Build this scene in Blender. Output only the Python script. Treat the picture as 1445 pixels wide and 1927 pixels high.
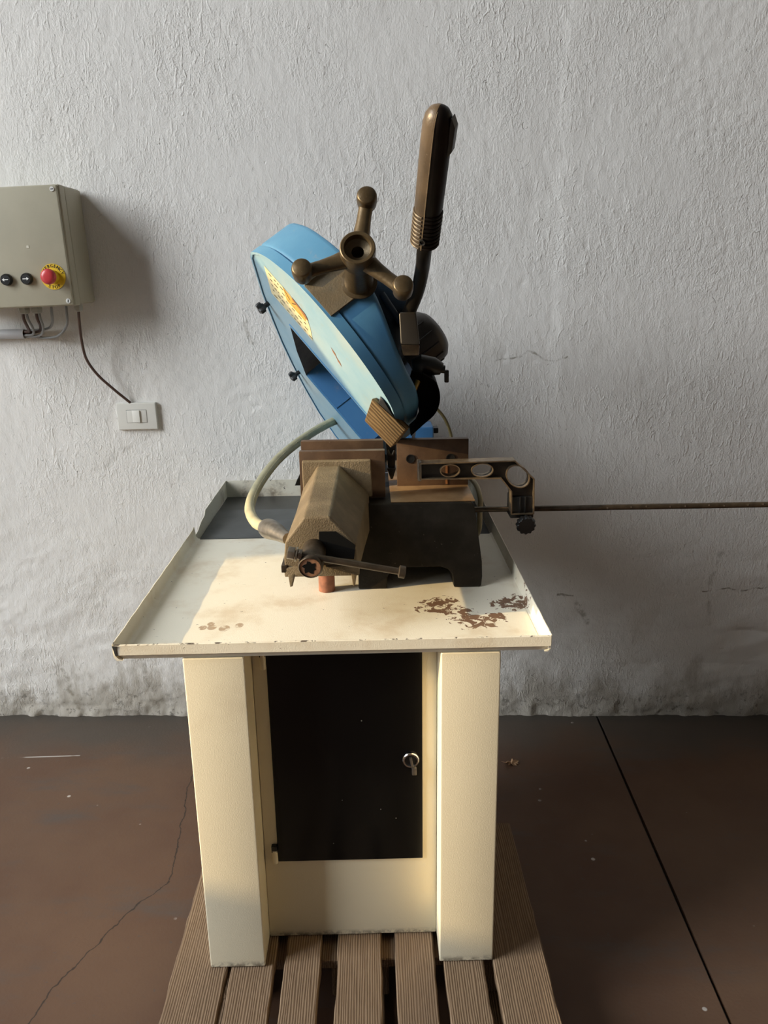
import bpy, bmesh, math, random
import numpy as np
from mathutils import Vector, Matrix, Quaternion

for o in list(bpy.data.objects): bpy.data.objects.remove(o)
scene = bpy.context.scene
COL = scene.collection
random.seed(7)
rng = np.random.default_rng(11)

# ------------------------------------------------------------------ camera
F_PX = 1519.7
PITCH, ROLL, YAW, CAM_H = .2813, .016, .0307, 1.484
def camera_basis():
    f = Vector((0, math.cos(PITCH), -math.sin(PITCH))); r = Vector((1, 0, 0)); d = f.cross(r)
    c, s = math.cos(ROLL), math.sin(ROLL)
    r2 = c * r + s * d; d2 = -s * r + c * d
    Z = Matrix.Rotation(YAW, 3, 'Z')
    return Z @ r2, Z @ d2, Z @ f
_r, _d, _f = camera_basis()
cam = bpy.data.cameras.new('camera'); cam.sensor_fit = 'HORIZONTAL'; cam.sensor_width = 36
cam.lens = 36 * F_PX / 1445; cam.clip_start = .02
cam_o = bpy.data.objects.new('camera', cam); COL.objects.link(cam_o)
cam_o.matrix_world = Matrix(((_r.x, -_d.x, -_f.x, 0), (_r.y, -_d.y, -_f.y, 0), (_r.z, -_d.z, -_f.z, CAM_H), (0, 0, 0, 1)))
scene.camera = cam_o

# ------------------------------------------------------------------ light
SUN_AZ, SUN_EL = math.radians(77), math.radians(15)     # azimuth from +Y towards +X of the light's travel
SUN_E, SKY_E = 6.3, 16.5
scene.view_settings.view_transform = 'Standard'; scene.view_settings.look = 'None'
scene.view_settings.gamma = 1; scene.view_settings.use_curve_mapping = False
scene.view_settings.exposure = 0.0
world = bpy.data.worlds.new('sky'); scene.world = world; world.use_nodes = True
wb = world.node_tree.nodes['Background']; wb.inputs[0].default_value = (.91, .96, 1.0, 1); wb.inputs[1].default_value = SKY_E
sun = bpy.data.lights.new('sun', 'SUN'); sun.energy = SUN_E; sun.angle = math.radians(.4); sun.color = (1, .73, .37)
sun_o = bpy.data.objects.new('sun', sun); COL.objects.link(sun_o); sun_o.location = (-8, -3, 5)
sd = Vector((math.sin(SUN_AZ) * math.cos(SUN_EL), math.cos(SUN_AZ) * math.cos(SUN_EL), -math.sin(SUN_EL)))
sun_o.rotation_euler = sd.to_track_quat('-Z', 'Y').to_euler()
WALL_Y = 2.54; LEFT_X = -6.2; OPEN_Y0, OPEN_Y1, OPEN_Z = -3.0, .509, 8.4
portal = bpy.data.lights.new('doorway_daylight_portal', 'AREA'); portal.shape = 'RECTANGLE'
portal.size = OPEN_Z; portal.size_y = OPEN_Y1 - OPEN_Y0; portal.cycles.is_portal = True
po = bpy.data.objects.new('doorway_daylight_portal', portal); COL.objects.link(po)
po.location = (LEFT_X - .1, (OPEN_Y0 + OPEN_Y1) / 2, OPEN_Z / 2); po.rotation_euler = (0, -math.pi / 2, 0)

# ------------------------------------------------------------------ node helpers
class NT:
    def __init__(s, name):
        s.m = bpy.data.materials.new(name); s.m.use_nodes = True; s.t = s.m.node_tree; s.N = s.t.nodes
        s.b = s.N['Principled BSDF']; s.tc = None
    def link(s, a, b): s.t.links.new(a, b)
    def val(s, sock, v):
        if isinstance(v, bpy.types.NodeSocket): s.link(v, sock)
        elif v is not None:
            if isinstance(v, (tuple, list)) and len(v) == 3 and sock.type == 'RGBA': v = (*v, 1)
            sock.default_value = v
    def coord(s, kind='Object'):
        if not s.tc: s.tc = s.N.new('ShaderNodeTexCoord')
        return s.tc.outputs[kind]
    def mapping(s, scale=(1, 1, 1), loc=(0, 0, 0), rot=(0, 0, 0), src=None):
        n = s.N.new('ShaderNodeMapping'); s.link(src or s.coord(), n.inputs[0])
        n.inputs['Scale'].default_value = scale; n.inputs['Location'].default_value = loc; n.inputs['Rotation'].default_value = rot
        return n.outputs[0]
    def noise(s, scale, detail=4, rough=.55, vec=None, dist=0, out='Fac'):
        n = s.N.new('ShaderNodeTexNoise'); s.link(vec or s.coord(), n.inputs['Vector'])
        n.inputs['Scale'].default_value = scale; n.inputs['Detail'].default_value = detail
        n.inputs['Roughness'].default_value = rough; n.inputs['Distortion'].default_value = dist
        return n.outputs[out]
    def voro(s, scale, feature='F1', vec=None, rnd=1):
        n = s.N.new('ShaderNodeTexVoronoi'); s.link(vec or s.coord(), n.inputs['Vector']); n.feature = feature
        n.inputs['Scale'].default_value = scale; n.inputs['Randomness'].default_value = rnd
        return n.outputs['Distance']
    def wave(s, scale, dist=2, detail=2, dscale=1, vec=None, direction='X'):
        n = s.N.new('ShaderNodeTexWave'); s.link(vec or s.coord(), n.inputs['Vector']); n.bands_direction = direction
        n.inputs['Scale'].default_value = scale; n.inputs['Distortion'].default_value = dist
        n.inputs['Detail'].default_value = detail; n.inputs['Detail Scale'].default_value = dscale
        return n.outputs['Fac']
    def math(s, op, a, b=0., c=0., clamp=False):
        n = s.N.new('ShaderNodeMath'); n.operation = op; n.use_clamp = clamp
        for i, v in enumerate((a, b, c)): s.val(n.inputs[i], v)
        return n.outputs[0]
    def step(s, v, lo, hi, a=0., b=1.):
        n = s.N.new('ShaderNodeMapRange'); n.interpolation_type = 'SMOOTHSTEP'
        for i, q in enumerate((v, lo, hi, a, b)): s.val(n.inputs[i], q)
        return n.outputs[0]
    def mix(s, f, a, b):
        n = s.N.new('ShaderNodeMix'); n.data_type = 'RGBA'
        s.val(n.inputs[0], f); s.val(n.inputs[6], a); s.val(n.inputs[7], b); return n.outputs[2]
    def xyz(s, src=None):
        n = s.N.new('ShaderNodeSeparateXYZ'); s.link(src or s.coord(), n.inputs[0]); return n.outputs
    def bump(s, h, strength=.5, dist=.002, prev=None):
        n = s.N.new('ShaderNodeBump'); s.val(n.inputs['Height'], h)
        n.inputs['Strength'].default_value = strength; n.inputs['Distance'].default_value = dist
        if prev: s.link(prev, n.inputs['Normal'])
        return n.outputs[0]
    def done(s, col, rough=.5, metal=0., normal=None, spec=.5, coat=0.):
        s.val(s.b.inputs['Base Color'], col); s.val(s.b.inputs['Roughness'], rough); s.val(s.b.inputs['Metallic'], metal)
        s.b.inputs['Specular IOR Level'].default_value = spec
        if coat: s.b.inputs['Coat Weight'].default_value = coat
        if normal: s.link(normal, s.b.inputs['Normal'])
        return s.m
    # distance in a plane (two coordinates) to a polyline, for cracks and scratches
    def polyline(s, a, b, pts, wob=None):
        best = None
        for (x0, y0), (x1, y1) in zip(pts[:-1], pts[1:]):
            dx, dy = x1 - x0, y1 - y0; L2 = dx * dx + dy * dy
            px = s.math('SUBTRACT', a, x0); py = s.math('SUBTRACT', b, y0)
            t = s.math('MULTIPLY_ADD', px, dx / L2, s.math('MULTIPLY', py, dy / L2), clamp=True)
            ex = s.math('MULTIPLY_ADD', t, -dx, px); ey = s.math('MULTIPLY_ADD', t, -dy, py)
            d = s.math('SQRT', s.math('MULTIPLY_ADD', ex, ex, s.math('MULTIPLY', ey, ey)))
            best = d if best is None else s.math('MINIMUM', best, d)
        return best

def simple(name, col, rough=.5, metal=0., vary=.0, nscale=30, bump=0., bscale=200, spec=.5, dark=None, bdist=.001):
    t = NT(name); c = (*col, 1)
    if vary:
        f = t.step(t.noise(nscale, 5), .3, .7)
        c = t.mix(f, tuple(x * (1 - vary) for x in col) if not dark else dark, tuple(min(1, x * (1 + vary)) for x in col))
    nm = t.bump(t.noise(bscale, 3), bump, bdist) if bump else None
    return t.done(c, rough, metal, nm, spec)

# ------------------------------------------------------------------ materials
def mat_wall():
    t = NT('white_plaster'); X, Y, Z = t.xyz()
    wx = t.math('ADD', X, t.math('MULTIPLY', t.math('SUBTRACT', t.noise(14, 3), .5), .05))
    wz = t.math('ADD', Z, t.math('MULTIPLY', t.math('SUBTRACT', t.noise(11, 3, vec=t.mapping(loc=(4, 1, 7))), .5), .05))
    col = t.mix(t.noise(2.2, 4), (.73, .71, .675), (.80, .775, .73))
    # yellowish and grey staining
    st = t.step(t.noise(5, 6, .65, vec=t.mapping((1, 1, .45), loc=(3, 0, 1))), .58, .78)
    col = t.mix(t.math('MULTIPLY', st, .35), col, (.56, .53, .47))
    # grime at the foot of the wall, running up in streaks
    n1 = t.noise(9, 6, .7, vec=t.mapping((1, 1, .35)))
    h = t.math('SUBTRACT', t.math('MULTIPLY', n1, .62), Z)
    g = t.step(h, .10, .27)
    col = t.mix(t.math('MULTIPLY', g, .75), col, (.34, .30, .24))
    n2 = t.noise(42, 5, .7)
    g2 = t.math('MULTIPLY', t.step(n2, .55, .66), t.step(Z, .16, .03))
    col = t.mix(t.math('MULTIPLY', g2, .8), col, (.17, .155, .13))
    # drip streaks left of the stand and brick joints showing through
    for pts, w, k in (([(-1.22, .18), (-1.18, .03)], .014, .55), ([(-.93, .22), (-.90, .04)], .016, .5), ([(-.75, .24), (-.76, .03)], .02, .55), ([(-.72, .17), (-.66, .21)], .012, .5),
                      ([(.27, 1.235), (.33, 1.245), (.37, 1.262), (.45, 1.235), (.50, 1.245)], .004, .7), ([(.98, .47), (1.07, .475), (1.22, .47)], .0045, .9),
                      ([(-.62, 1.62), (-.66, 1.5)], .004, .3), ([(.57, .42), (.60, .36)], .016, .6), ([(.50, .455), (.555, .45)], .005, .8),
                      ([(-.50, 1.36), (-.48, 1.30)], .01, .45), ([(-1.02, .90), (-.82, 1.02)], .012, .25), ([(1.02, .35), (1.0, .5), (1.03, .6)], .01, .3)):
        d = t.polyline(wx, wz, pts)
        col = t.mix(t.math('MULTIPLY', t.step(d, w, w * .25), t.math('MULTIPLY', t.step(n2, .35, .6), k)), col, (.20, .17, .12))
    # relief: orange peel, brush strokes, pits
    fine = t.noise(190, 3, .6, dist=.5)
    strokes = t.noise(120, 3, .6, vec=t.mapping((1, 1, .45), rot=(0, .22, 0)), dist=.8)
    strokes2 = t.noise(75, 2, .5, vec=t.mapping((1, 1, .4), rot=(0, -.35, 0), loc=(2, 2, 2)), dist=1.)
    area = t.step(t.noise(2.3, 2, vec=t.mapping(loc=(9, 3, 3))), .38, .62)
    hgt = t.math('ADD', t.math('MULTIPLY', fine, .55), t.math('MULTIPLY', strokes, t.math('MULTIPLY_ADD', area, .6, .35)))
    hgt = t.math('ADD', hgt, t.math('MULTIPLY', t.step(strokes2, .50, .72), t.math('MULTIPLY_ADD', area, -.3, .34)))
    pits = t.step(t.noise(34, 3, .6, dist=2.0, vec=t.mapping((1, 1, .6), loc=(1, 5, 2))), .685, .74)
    hgt = t.math('SUBTRACT', hgt, t.math('MULTIPLY', pits, .8))
    calm = t.step(t.noise(3.1, 3, vec=t.mapping(loc=(2, 7, 5))), .36, .66, .38, 1.)
    hgt = t.math('MULTIPLY', hgt, calm)
    return t.done(col, .88, 0, t.bump(hgt, 1.0, .0036), .3)

def mat_floor():
    t = NT('red_brown_concrete'); X, Y, Z = t.xyz(t.N.new('ShaderNodeNewGeometry').outputs['Position'])
    geo = t.N[-1].outputs['Position'] if False else None
    P = t.coord('Object')
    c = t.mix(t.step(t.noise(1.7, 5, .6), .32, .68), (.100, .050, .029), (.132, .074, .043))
    c = t.mix(t.step(t.noise(2.6, 6, .65, vec=t.mapping((.7, 2.2, 1), loc=(2, 5, 0))), .52, .72), c, (.095, .070, .056))
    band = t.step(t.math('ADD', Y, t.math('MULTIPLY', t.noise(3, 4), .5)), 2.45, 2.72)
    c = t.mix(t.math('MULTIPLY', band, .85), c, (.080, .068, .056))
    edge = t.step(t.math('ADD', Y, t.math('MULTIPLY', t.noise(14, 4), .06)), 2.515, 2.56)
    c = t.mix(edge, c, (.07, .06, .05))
    c = t.mix(t.step(t.noise(60, 4, .6), .62, .75), c, (.10, .07, .055))
    sp = t.voro(13); c = t.mix(t.math('MULTIPLY', t.step(sp, .085, .05), t.step(t.noise(7, 2), .55, .62)), c, (.55, .5, .45))
    wx = t.math('ADD', X, t.math('MULTIPLY', t.math('SUBTRACT', t.noise(22, 3), .5), .030))
    wy = t.math('ADD', Y, t.math('MULTIPLY', t.math('SUBTRACT', t.noise(25, 3, vec=t.mapping(loc=(5, 5, 0))), .5), .030))
    d = t.polyline(wx, wy, [(-.68, 2.20), (-.676, 2.12), (-.648, 1.926), (-.623, 1.756), (-.62, 1.717), (-.696, 1.616), (-.742, 1.494), (-.785, 1.391), (-.81, 1.27)])
    c = t.mix(t.math('MULTIPLY', t.step(d, .0028, .0009), .85), c, (.02, .014, .01))
    s1 = t.polyline(X, Y, [(-1.33, 2.275), (-1.08, 2.29)]); c = t.mix(t.math('MULTIPLY', t.step(s1, .004, .001), t.step(t.noise(9, 3), .35, .5)), c, (.5, .46, .42))
    hg = t.math('ADD', t.noise(130, 4, .6), t.math('MULTIPLY', t.noise(16, 4), 1.2))
    r = t.math('MULTIPLY_ADD', t.noise(6, 4), .25, .42)
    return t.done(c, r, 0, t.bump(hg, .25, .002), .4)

def mat_cream(name, chips=False):
    t = NT(name); X, Y, Z = t.xyz()
    c = t.mix(t.noise(6, 4), (.77, .69, .51), (.82, .75, .57)) if not chips else t.mix(t.noise(6, 4), (.78, .73, .60), (.83, .78, .65))
    c = t.mix(t.math('MULTIPLY', t.step(t.noise(4, 5, .65, vec=t.mapping(loc=(7, 0, 0))), .56, .75), .28), c, (.58, .48, .34))
    if not chips:
        dirt = t.math('MULTIPLY', t.step(Z, .018, .002), t.step(t.noise(60, 4, .7), .38, .6))
        c = t.mix(t.math('MULTIPLY', dirt, .8), c, (.12, .09, .06))
    rough = .42
    if chips:
        n = t.noise(52, 5, .62, dist=.6)
        m = None
        for (x, y, r) in ((.185, .205, .055), (.225, .185, .045), (.335, .215, .05), (.355, .235, .035), (.245, .145, .05), (.285, .14, .04), (.25, .115, .035), (.305, .155, .03), (.20, .225, .05), (.36, .205, .03), (.27, .125, .04)):
            dx = t.math('SUBTRACT', X, x); dy = t.math('SUBTRACT', Y, y)
            d = t.math('SQRT', t.math('MULTIPLY_ADD', dx, dx, t.math('MULTIPLY', dy, dy)))
            q = t.step(d, r * 1.15, r * .2, 0, .215); m = q if m is None else t.math('MAXIMUM', m, q)
        k = t.step(t.math('ADD', n, m), .655, .665)
        k = t.math('MULTIPLY', k, t.step(m, .002, .02))
        flat = t.math('MULTIPLY', k, t.step(Z, .60, .61))
        c = t.mix(flat, c, t.mix(t.noise(90, 3), (.13, .068, .036), (.20, .115, .07)))
        # three ring-like rust marks and scattered black nicks
        for (x, y, r) in ((-.257, .128, .010), (-.232, .122, .012), (-.275, .127, .009), (-.205, .135, .009), (-.262, .145, .008)):
            dx = t.math('SUBTRACT', X, x); dy = t.math('MULTIPLY', t.math('SUBTRACT', Y, y), .75)
            d = t.math('SQRT', t.math('MULTIPLY_ADD', dx, dx, t.math('MULTIPLY', dy, dy)))
            c = t.mix(t.math('MULTIPLY', t.step(d, r, r * .8), t.math('MULTIPLY', t.step(n, .40, .55), .75)), c, (.30, .17, .08))
        nk = t.noise(95, 3, .55, vec=t.mapping((.6, 1.3, 1), rot=(0, 0, .5)))
        c = t.mix(t.step(nk, .715, .735), c, (.05, .04, .035))
        brown = t.math('MULTIPLY', t.step(t.noise(7, 5, .65, vec=t.mapping(loc=(1, 8, 0))), .46, .72), .5)
        c = t.mix(brown, c, (.52, .38, .22))
        # worn edges
        lip = t.math('MULTIPLY', t.math('MULTIPLY', t.step(Z, .7200, .7215), t.step(Y, .03, .01)), t.step(n, .52, .60))
        c = t.mix(lip, c, (.07, .05, .035))
        rusty = t.math('MULTIPLY', t.step(Y, 1.0, 1.185), t.step(t.noise(11, 5, .7), .50, .68)); c = t.mix(t.math('MULTIPLY', rusty, .7), c, (.16, .11, .07))
        rough = t.math('MULTIPLY_ADD', k, .35, .42)
    b = t.bump(t.noise(420, 2, .5), .22, .0012)
    return t.done(c, rough, 0, b, .45)

def mat_wood(name, a, b, c2, fine=1., wdist=5, bands='X', rot=(0, 0, 0), along='Y'):
    t = NT(name)
    oi = t.N.new('ShaderNodeObjectInfo')
    vm = t.N.new('ShaderNodeVectorMath'); vm.operation = 'ADD'; t.link(t.coord(), vm.inputs[0])
    cx = t.N.new('ShaderNodeCombineXYZ'); r = t.math('MULTIPLY', oi.outputs['Random'], 40)
    for i in range(3): t.link(r, cx.inputs[i])
    t.link(cx.outputs[0], vm.inputs[1]); base = t.mapping(rot=rot, src=vm.outputs[0])
    v = t.mapping((1, .08, 1), src=base)
    gr = t.wave(70 * fine, wdist, 3, 1.1, vec=t.mapping((1, .07, 1), src=base), direction=bands)
    fib = t.noise(230 * fine, 4, .65, vec=v)
    big = t.noise(9, 4, .6, vec=t.mapping((1, .25, 1), src=base))
    f = t.math('ADD', t.math('MULTIPLY', gr, .45), t.math('MULTIPLY', fib, .55))
    col = t.mix(t.step(f, .25, .78), a, b); col = t.mix(t.step(big, .50, .75), col, c2)
    knot = t.step(t.voro(5.5, vec=t.mapping((1, .5, 1), src=base)), .075, .03); col = t.mix(t.math('MULTIPLY', knot, .7), col, tuple(x * .35 for x in a))
    return t.done(col, .82, 0, t.bump(f, .8, .0016), .25)

def mat_iron(name, a, b, c2, rough=.6, bump=.5, scale=260, metal=.35, dist=.0015, spec=.45):
    t = NT(name)
    c = t.mix(t.step(t.noise(14, 5, .6), .35, .68), a, b)
    c = t.mix(t.math('MULTIPLY', t.step(t.noise(5, 5, .65, vec=t.mapping(loc=(3, 1, 2))), .5, .7), .7), c, c2)
    c = t.mix(t.math('MULTIPLY', t.step(t.noise(160, 2), .72, .78), .4), c, (.24, .21, .16))
    return t.done(c, rough, metal, t.bump(t.noise(scale, 3, .6), bump, dist), spec)

def mat_blue(name, base, faded, amount=.5, stain=False):
    t = NT(name)
    c = t.mix(t.math('MULTIPLY', t.step(t.noise(7, 5, .65), .35, .7), amount), base, faded)
    c = t.mix(t.math('MULTIPLY', t.step(t.noise(23, 6, .7, vec=t.mapping((1, .5, 1))), .60, .75), .30), c, (.42, .30, .17))
    if stain:
        c = t.mix(t.math('MULTIPLY', t.step(t.noise(5, 4, .6, vec=t.mapping(loc=(5, 2, 1))), .45, .75), .45), c, (.46, .46, .36))
    return t.done(c, .45, 0, t.bump(t.noise(350, 2), .12, .0008), .45)

M = {}
M['wall'] = mat_wall(); M['floor'] = mat_floor()
M['cream'] = mat_cream('cream_paint'); M['tray'] = mat_cream('chipped_cream_paint', True)
M['slat'] = mat_wood('weathered_pallet_wood', (.145, .092, .054), (.30, .206, .130), (.19, .126, .08), .9)
M['wood'] = mat_wood('oiled_offcut_wood', (.085, .048, .018), (.24, .155, .07), (.16, .10, .045), 0.8, 6, 'Z', rot=(0, -.80, math.pi / 2))
M['iron'] = mat_iron('dusty_cast_iron', (.155, .115, .065), (.235, .18, .108), (.11, .078, .045), .62, .8, 330, .15)
M['iron_dark'] = mat_iron('oily_dark_casting', (.014, .011, .007), (.026, .021, .015), (.008, .007, .006), .5, .3, 200, .0, spec=.18)
M['jaw'] = mat_iron('brown_steel_plate', (.095, .055, .033), (.15, .09, .052), (.075, .052, .038), .45, .2, 120, .35)
M['bed'] = mat_iron('machined_bed', (.30, .18, .085), (.42, .27, .14), (.20, .12, .06), .38, .4, 90, .4)
M['blue'] = mat_blue('blue_paint', (.055, .180, .335), (.095, .25, .40), .5)
M['blue_cover'] = mat_blue('faded_blue_cover_paint', (.24, .41, .51), (.34, .48, .54), .8, True)
M['blue_shaded'] = mat_blue('shaded_blue_paint', (.040, .145, .32), (.06, .18, .35), .5)  # darker copy of the blue, with the shade inside the head in its colour
M['navy'] = mat_blue('dark_navy_paint', (.012, .030, .055), (.02, .045, .075), .5)  # much darker blue than the head, for the gearbox
M['bronze'] = mat_iron('worn_bronze_casting', (.075, .054, .029), (.12, .088, .048), (.055, .042, .026), .38, .25, 160, .6)
M['block'] = mat_iron('oily_blue_casting', (.13, .10, .06), (.19, .15, .095), (.09, .09, .075), .5, .4, 260, .2)
M['grip'] = mat_iron('worn_brown_grip', (.065, .047, .030), (.11, .078, .048), (.05, .037, .024), .38, .35, 420, .1, .0008)
M['grip_shaded'] = simple('shaded_grip_plastic', (.008, .0055, .0045), .42, vary=.3, spec=.2)  # near-black copy of the grip colour for the half turned from the sun
M['black'] = simple('black_plastic', (.012, .012, .012), .4, vary=.3)
M['rubber'] = simple('black_rubber', (.005, .005, .005), .7, spec=.12)
M['tube'] = simple('black_painted_tube', (.009, .0075, .006), .42, vary=.3, spec=.25)
M['steel'] = simple('dull_steel', (.30, .27, .23), .35, .9, .2, 60)
M['steel_dark'] = simple('dark_oily_steel', (.085, .066, .047), .38, .7, .3, 40)
M['chrome'] = simple('chrome', (.75, .74, .72), .18, 1.0)
M['aluminium'] = simple('cast_edge_metal', (.34, .26, .17), .35, .8, .2, 80)
M['webbing'] = simple('dark_brown_paint', (.010, .007, .005), .4, vary=.3)
M['copper'] = simple('red_brown_pipe', (.23, .085, .045), .6, vary=.25, nscale=60)
M['copper_paint'] = simple('copper_coloured_rust', (.36, .19, .11), .5, .3, vary=.25, nscale=90)
M['pan'] = simple('dark_oily_pan', (.035, .036, .035), .35, 0, .3, 9)
def mat_door():
    t = NT('gloss_black_door')
    sp = t.math('MULTIPLY', t.step(t.voro(34), .055, .03), t.step(t.noise(11, 2), .52, .60))
    haze = t.math('MULTIPLY', t.step(t.noise(7, 4, .6, vec=t.mapping((1, 1, .35))), .45, .75), .012)
    c = t.mix(haze, (.004, .004, .004), (.6, .55, .45)); c = t.mix(t.math('MULTIPLY', sp, .5), c, (.5, .48, .42))
    return t.done(c, .24, 0, None, .28)
M['door'] = mat_door()
M['hose'] = simple('yellowed_braided_hose', (.42, .38, .24), .4, vary=.15, nscale=25)
M['hose_dark'] = simple('olive_hose', (.12, .095, .035), .4)
M['box'] = simple('olive_grey_box_paint', (.43, .395, .295), .5, vary=.06, nscale=6, bump=.05)
M['gland'] = simple('grey_plastic', (.36, .35, .30), .5)
M['conduit'] = simple('light_grey_plastic', (.52, .52, .53), .45)
M['cable_grey'] = simple('grey_cable', (.24, .24, .23), .45)
M['cable_brown'] = simple('brown_cable', (.085, .045, .032), .45)
M['white'] = simple('ivory_plastic', (.70, .68, .62), .35)
M['gap'] = simple('dark_gap', (.02, .02, .02), .8)
M['print_white'] = simple('white_print', (.85, .85, .82), .5)
M['print_black'] = simple('black_print', (.02, .018, .012), .6)
M['yellow'] = simple('yellow_disc', (.74, .49, .015), .45)
M['red'] = simple('red_mushroom_plastic', (.58, .055, .06), .28)
M['screw_white'] = simple('white_screw', (.68, .67, .63), .4)
M['sticker'] = simple('cream_sticker', (.72, .62, .36), .5, vary=.08, nscale=40)
M['orange'] = simple('orange_print', (.70, .36, .06), .5)
M['rust'] = simple('rust_mark', (.30, .13, .05), .7)
M['dustgrey'] = mat_iron('dirty_grey_casting', (.075, .072, .066), (.12, .115, .10), (.05, .048, .045), .6, .5, 150, .1)
M['grey_box'] = simple('dark_grey_plastic', (.028, .024, .020), .38, vary=.2, nscale=12)
M['leaf'] = simple('dry_leaf', (.40, .24, .13), .7, vary=.2, nscale=90)
M['asphalt'] = simple('grey_yard_concrete', (.30, .29, .27), .9, vary=.15, nscale=4)
M['ceil'] = simple('grey_ceiling_paint', (.22, .21, .20), .9)
M['shell'] = simple('grey_plaster_paint', (.12, .115, .11), .9)

# ------------------------------------------------------------------ mesh helpers
class MB:
    def __init__(s): s.v = []; s.f = []
    def add(s, vs, fs):
        k = len(s.v); s.v += [tuple(p) for p in vs]; s.f += [tuple(i + k for i in f) for f in fs]; return s
    def hexa(s, p):      # 4 bottom (ccw) + 4 top
        return s.add(p, [(3, 2, 1, 0), (4, 5, 6, 7), (0, 1, 5, 4), (1, 2, 6, 5), (2, 3, 7, 6), (3, 0, 4, 7)])
    def box(s, x0, x1, y0, y1, z0, z1):
        return s.hexa([(x0, y0, z0), (x1, y0, z0), (x1, y1, z0), (x0, y1, z0), (x0, y0, z1), (x1, y0, z1), (x1, y1, z1), (x0, y1, z1)])
    def prism(s, poly, fn, lo, hi):   # poly of 2-d points, fn(a,b,h) -> 3-d
        n = len(poly); vs = [fn(a, b, lo) for a, b in poly] + [fn(a, b, hi) for a, b in poly]
        return s.add(vs, [tuple(range(n))[::-1], tuple(range(n, 2 * n))] + [(i, (i + 1) % n, n + (i + 1) % n, n + i) for i in range(n)])
    def loft(s, rings, caps=True):
        n = len(rings[0]); vs = [p for r in rings for p in r]; fs = []
        for k in range(len(rings) - 1):
            for i in range(n):
                j = (i + 1) % n; fs.append((k * n + i, k * n + j, (k + 1) * n + j, (k + 1) * n + i))
        if caps: fs += [tuple(range(n))[::-1], tuple(range((len(rings) - 1) * n, len(rings) * n))]
        return s.add(vs, fs)
    def tube(s, pts, r, seg=12, caps=True, sx=1.0):
        pts = [Vector(p) for p in pts]; rs = r if isinstance(r, (list, tuple)) else [r] * len(pts)
        T = [(pts[min(i + 1, len(pts) - 1)] - pts[max(i - 1, 0)]).normalized() for i in range(len(pts))]
        a = Vector((0, 0, 1)) if abs(T[0].z) < .9 else Vector((1, 0, 0))
        N = (a - a.dot(T[0]) * T[0]).normalized(); rings = []
        for i, p in enumerate(pts):
            N = (N - N.dot(T[i]) * T[i]).normalized(); Bn = T[i].cross(N)
            rings.append([p + rs[i] * (math.cos(q) * N * sx + math.sin(q) * Bn) for q in [2 * math.pi * k / seg for k in range(seg)]])
        return s.loft(rings, caps)
    def lathe(s, prof, o, ax, seg=24, caps=True, ref=None):     # prof [(r,h)]
        o = Vector(o); ax = Vector(ax).normalized(); a = Vector(ref) if ref else (Vector((0, 0, 1)) if abs(ax.z) < .9 else Vector((1, 0, 0)))
        N = (a - a.dot(ax) * ax).normalized(); Bn = ax.cross(N)
        return s.loft([[o + h * ax + max(r, 1e-5) * (math.cos(q) * N + math.sin(q) * Bn) for q in [2 * math.pi * k / seg for k in range(seg)]] for r, h in prof], caps)
    def build(s, name, mat, parent=None, bevel=0, segs=2, smooth=35, bevel_angle=28):
        bm = bmesh.new(); vs = [bm.verts.new(p) for p in s.v]
        for f in s.f:
            try: bm.faces.new([vs[i] for i in f])
            except ValueError: pass
        bmesh.ops.remove_doubles(bm, verts=bm.verts, dist=1e-6)
        bmesh.ops.recalc_face_normals(bm, faces=bm.faces)
        if bevel:
            es = [e for e in bm.edges if len(e.link_faces) == 2 and e.calc_face_angle(0) > math.radians(bevel_angle)]
            bmesh.ops.bevel(bm, geom=es, offset=bevel, segments=segs, profile=.6, affect='EDGES', clamp_overlap=True)
        me = bpy.data.meshes.new(name); bm.to_mesh(me); bm.free()
        if smooth:
            for p in me.polygons: p.use_smooth = True
            me.set_sharp_from_angle(angle=math.radians(smooth))
        me.materials.append(M[mat] if isinstance(mat, str) else mat)
        o = bpy.data.objects.new(name, me); COL.objects.link(o)
        if parent: o.parent = parent
        return o

def spline(pts, n=8):
    P = [Vector(p) for p in pts]; P = [2 * P[0] - P[1]] + P + [2 * P[-1] - P[-2]]; out = []
    for i in range(1, len(P) - 2):
        a, b, c, d = P[i - 1:i + 3]
        for k in range(n):
            t = k / n
            out.append(.5 * (2 * b + (c - a) * t + (2 * a - 5 * b + 4 * c - d) * t * t + (3 * b - a - 3 * c + d) * t ** 3))
    return out + [P[-2]]

def tag(o, label, cat, group=None):
    o['label'] = label; o['category'] = cat
    if group: o['group'] = group
    return o
def struct(o): o['kind'] = 'structure'; return o
def empty(name, loc, rz=0):
    o = bpy.data.objects.new(name, None); o.empty_display_size = .1; COL.objects.link(o)
    o.location = loc; o.rotation_euler = (0, 0, rz); return o
def lab(o, text): o['label'] = text; return o

def text_mesh(body, size, depth=.0004):
    cu = bpy.data.curves.new('lettering', 'FONT'); cu.body = body; cu.size = size; cu.extrude = depth; cu.align_x = 'CENTER'; cu.align_y = 'CENTER'; cu.resolution_u = 2
    o = bpy.data.objects.new('lettering', cu); COL.objects.link(o)
    me = bpy.data.meshes.new_from_object(o.evaluated_get(bpy.context.evaluated_depsgraph_get()))
    v = [tuple(p.co) for p in me.vertices]; f = [tuple(p.vertices) for p in me.polygons]
    bpy.data.objects.remove(o); bpy.data.curves.remove(cu); bpy.data.meshes.remove(me)
    return v, f

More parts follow.
